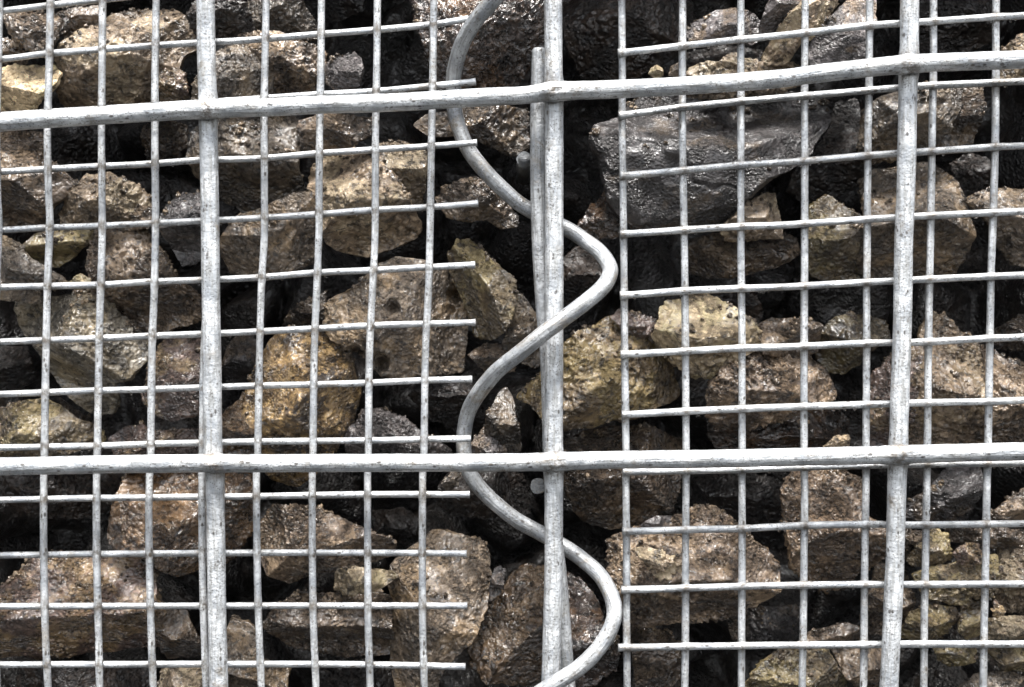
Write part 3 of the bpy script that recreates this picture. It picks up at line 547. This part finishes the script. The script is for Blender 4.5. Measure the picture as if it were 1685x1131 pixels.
# --- lower right
S('mud', [(928,730),(960,712),(1010,705),(1080,704),(1132,730),(1125,800),(1112,848),(1060,872),(1010,881),(973,870),(943,832),(928,800)], 'dull brown stone right of the middle upright crossing the lower heavy bar', y=.0165, tint=.8, warm=.03)
S('slate', [(1052,866),(1066,856),(1082,849),(1107,851),(1102,868),(1070,874)], 'dark grey flake lying on the big muddy stone', y=.009, tint=1.8, name='chip')
S('mud', [(1007,906),(1023,890),(1047,876),(1100,858),(1134,849),(1165,842),(1198,855),(1222,873),(1242,893),(1264,908),(1286,935),(1285,975),(1257,1002),(1213,1020),(1137,1037),(1047,1043),(1031,1020),(1008,947)], 'big muddy brown stone with a light crumbly patch, low in the right mesh', y=.009, tint=1.6, fac=[(85,38,.65),(-90,50,.75)], nf=3, rough=1.6, H=.45)
S('tan', [(1046,905),(1065,900),(1090,912),(1124,925),(1124,960),(1095,955),(1070,938),(1052,918)], 'light tan crumbs stuck on the big muddy stone', y=.0082, tint=1.3, rough=2.0, name='rubble_clump', cat='rubble', H=.35)
S('mud', [(1040,1042),(1100,1045),(1134,1075),(1130,1165),(1044,1165)], 'dim brown stone at the bottom edge under the big muddy one', y=.018, tint=.75)
S('mud', [(1291,809),(1303,790),(1314,772),(1359,765),(1385,775),(1420,790),(1430,850),(1458,868),(1461,913),(1441,936),(1420,949),(1406,978),(1359,979),(1329,956),(1302,936),(1298,878)], 'tall reddish brown muddy stone just left of the right heavy upright', y=.010, tint=1.35, warm=.06, rough=1.5, fac=[(90,30,.8),(-80,40,.75)], nf=3)
S('slate', [(1492,840),(1521,814),(1556,783),(1584,762),(1620,762),(1613,809),(1600,857),(1539,862),(1500,858)], 'black layered stone right of the right heavy upright under the lower heavy bar', y=.014, tint=.9)
S('mud', [(1623,852),(1667,818),(1730,790),(1730,862),(1640,864)], 'brown stone at the right edge below the lower heavy bar', y=.013, tint=1.1)
S('olive', [(1498,926),(1518,883),(1546,873),(1562,885),(1567,923),(1540,936),(1506,936)], 'small olive stone topmost of the cracked greenish pieces at the lower right', y=.011, tint=.95)
S('purple', [(1571,909),(1591,894),(1613,897),(1617,923),(1587,938)], 'small pinkish stone right of the topmost olive piece', y=.010, tint=1.4, rough=1.6)
S('mud', [(1462,880),(1490,872),(1515,878),(1508,915),(1480,925),(1465,915)], 'brown crumbly stone behind the right heavy upright beside the topmost olive piece', y=.014, tint=.9, rough=1.6)
S('mud', [(1560,872),(1620,868),(1700,872),(1730,890),(1660,905),(1615,900),(1570,895)], 'brown crumbs lying above the cracked greenish pieces', y=.014, tint=.9, rough=2.0, name='rubble_clump', cat='rubble')
S('olive', [(1502,946),(1530,934),(1563,930),(1600,922),(1645,915),(1645,948),(1631,981),(1596,981),(1590,995),(1566,992),(1526,984),(1506,956)], 'yellow green stone with a crack along its lower edge at the lower right', y=.010, tint=1.1, fac=[(90,35,.7)])
S('tan', [(1654,909),(1670,900),(1730,898),(1730,1014),(1658,1012),(1644,992),(1651,947)], 'olive tan stone at the right edge beside the yellow green one', y=.010, tint=.9)
S('olive', [(1485,1039),(1498,1008),(1528,996),(1577,1001),(1580,1023),(1558,1054),(1488,1056)], 'broken olive stone right of the right heavy upright under the yellow green one', y=.010, tint=.95, warm=.03)
S('olive', [(1575,1039),(1588,998),(1617,990),(1620,1046),(1594,1055)], 'narrow cracked olive stone left of the last upright of the right mesh', y=.010, tint=.9)
S('tan', [(1625,1046),(1633,1020),(1653,1016),(1730,1010),(1730,1055),(1630,1056)], 'tan stone at the right edge with a tiny pink pebble on it', y=.010, tint=.85)
S('purple', [(1632,1003),(1640,994),(1648,1000),(1649,1012),(1638,1016)], 'tiny pink pebble by the last upright of the right mesh', y=.009, tint=2.0, name='pebble', cat='pebble')
S('olive', [(1538,1066),(1611,1062),(1612,1090),(1570,1098),(1550,1090)], 'small olive stone under the lowest fine wire right of the right heavy upright', y=.012, tint=.7)
S('olive', [(1624,1066),(1730,1060),(1730,1110),(1655,1107)], 'olive stone at the right edge under the lowest fine wire', y=.012, tint=.8)
S('grey', [(1562,1150),(1604,1112),(1649,1108),(1730,1118),(1730,1170),(1566,1170)], 'greyish stone with a pale edge in the bottom right corner', y=.012, tint=.9)
S('olive', [(1222,1140),(1243,1103),(1300,1070),(1360,1066),(1378,1100),(1400,1126),(1398,1170),(1218,1170)], 'olive and brown stone at the bottom edge, right mesh, third and fourth uprights', y=.010, tint=.85)
S('mud', [(1371,1070),(1414,1064),(1454,1066),(1458,1170),(1408,1130),(1385,1100)], 'greenish brown stone at the bottom edge left of the right heavy upright', y=.012, tint=1.2)
S('mud', [(1329,1046),(1390,1025),(1416,1032),(1420,1060),(1333,1060)], 'thin brown stone lying on the lowest fine wire left of the right heavy upright', y=.014, tint=1.1)
S('mud', [(1430,978),(1452,932),(1496,942),(1507,982),(1504,1010),(1488,1056),(1430,1044)], 'dark brown stone behind the lower end of the right heavy upright', y=.013, tint=.9)
S('slate', [(1198,1004),(1260,1000),(1316,1000),(1330,1054),(1208,1060)], 'dark wet stone in shade below the big muddy stone', y=.022, tint=.8)
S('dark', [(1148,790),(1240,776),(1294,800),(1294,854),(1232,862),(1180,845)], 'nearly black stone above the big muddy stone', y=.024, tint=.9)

# ---------------------------------------------------------------- deeper rubble, closing the basket behind; unseen rim added around to block light from above
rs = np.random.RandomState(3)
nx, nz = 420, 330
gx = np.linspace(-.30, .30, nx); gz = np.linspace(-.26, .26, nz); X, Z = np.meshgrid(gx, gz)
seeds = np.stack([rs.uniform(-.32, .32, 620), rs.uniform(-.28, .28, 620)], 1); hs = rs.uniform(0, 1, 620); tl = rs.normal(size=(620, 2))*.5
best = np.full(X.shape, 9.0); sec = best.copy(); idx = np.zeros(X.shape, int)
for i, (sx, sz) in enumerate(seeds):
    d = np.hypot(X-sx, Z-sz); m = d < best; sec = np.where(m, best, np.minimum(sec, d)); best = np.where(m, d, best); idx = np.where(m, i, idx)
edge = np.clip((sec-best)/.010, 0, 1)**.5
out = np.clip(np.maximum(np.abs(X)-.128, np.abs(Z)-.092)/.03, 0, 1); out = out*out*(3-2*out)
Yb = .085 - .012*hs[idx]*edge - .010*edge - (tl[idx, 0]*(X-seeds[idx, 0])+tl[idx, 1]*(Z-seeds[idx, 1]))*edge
Yb = Yb*(1-out) + (Yb-.068)*out*1.0 + 0.0  # rim bent forward out of view so light stays out of the gaps
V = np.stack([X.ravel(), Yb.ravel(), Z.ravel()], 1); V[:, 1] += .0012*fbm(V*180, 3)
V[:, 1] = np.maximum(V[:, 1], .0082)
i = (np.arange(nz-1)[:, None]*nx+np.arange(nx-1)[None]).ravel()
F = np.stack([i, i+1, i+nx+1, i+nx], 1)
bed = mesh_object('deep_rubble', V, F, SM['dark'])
bed.color = (.8, .8, .8, 1)  # shade of the gaps is put into this colour
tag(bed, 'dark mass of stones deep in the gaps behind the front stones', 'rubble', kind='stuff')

# ---------------------------------------------------------------- loose soil crumbs on the ledges, water drops on the fine wires
rs = np.random.RandomState(11)
C = np.vstack(CR); iv, jf = ico(3); N = len(C)
sz = np.exp(rs.normal(-8.15, .42, N)); sz = np.clip(sz, .00012, .0007)
vv = iv[None]*(1+.28*rs.normal(size=(N, len(iv), 1)).clip(-1.5, 1.5))*sz[:, None, None]*(0.7+.6*rs.rand(N, 1, 3)) + (C[:, :3]+C[:, 3:]*sz[:, None]*.35)[:, None]
vv[:, :, 1] = np.maximum(vv[:, :, 1], .0078)
ff = (jf[None]+np.arange(N)[:, None, None]*len(iv)).reshape(-1, 3)
crumbs = mesh_object('soil_crumbs', vv.reshape(-1, 3), ff, SM['mud'])
crumbs.color = (1.5, 1.4, 1.25, 1)
tag(crumbs, 'crumbs of brown soil and grit lying on the ledges of the stones', 'soil', kind='stuff')
WM = NT('water'); WM.b.inputs['Transmission Weight'].default_value = 1.0; WM.b.inputs['Roughness'].default_value = 0.0; WM.b.inputs['IOR'].default_value = 1.33
pts = []
for hs_, yy, r_ in ((LH, YR, 5.6), (RH, YF, 6.0)):
    for h in hs_:
        hx = [q[0] for q in h]; hy = [q[1] for q in h]
        for _ in range(11):
            xx = rs.uniform(max(hx[0], -20), min(hx[-1], 1700)); rad_ = rs.uniform(.00014, .00034)
            c = P(xx, np.interp(xx, hx, hy)+r_, yy - rs.uniform(0, .0004)); pts.append((c-(0, 0, rad_*.45), rad_))
iv, jf = ico(4)
vv = np.concatenate([iv*(r, r, r*1.15)+c for c, r in pts]); ff = np.concatenate([jf+i*len(iv) for i in range(len(pts))])
drops = mesh_object('water_drops', vv, ff, WM.m)
tag(drops, 'tiny clear water drops hanging from the fine wires', 'water', kind='stuff')
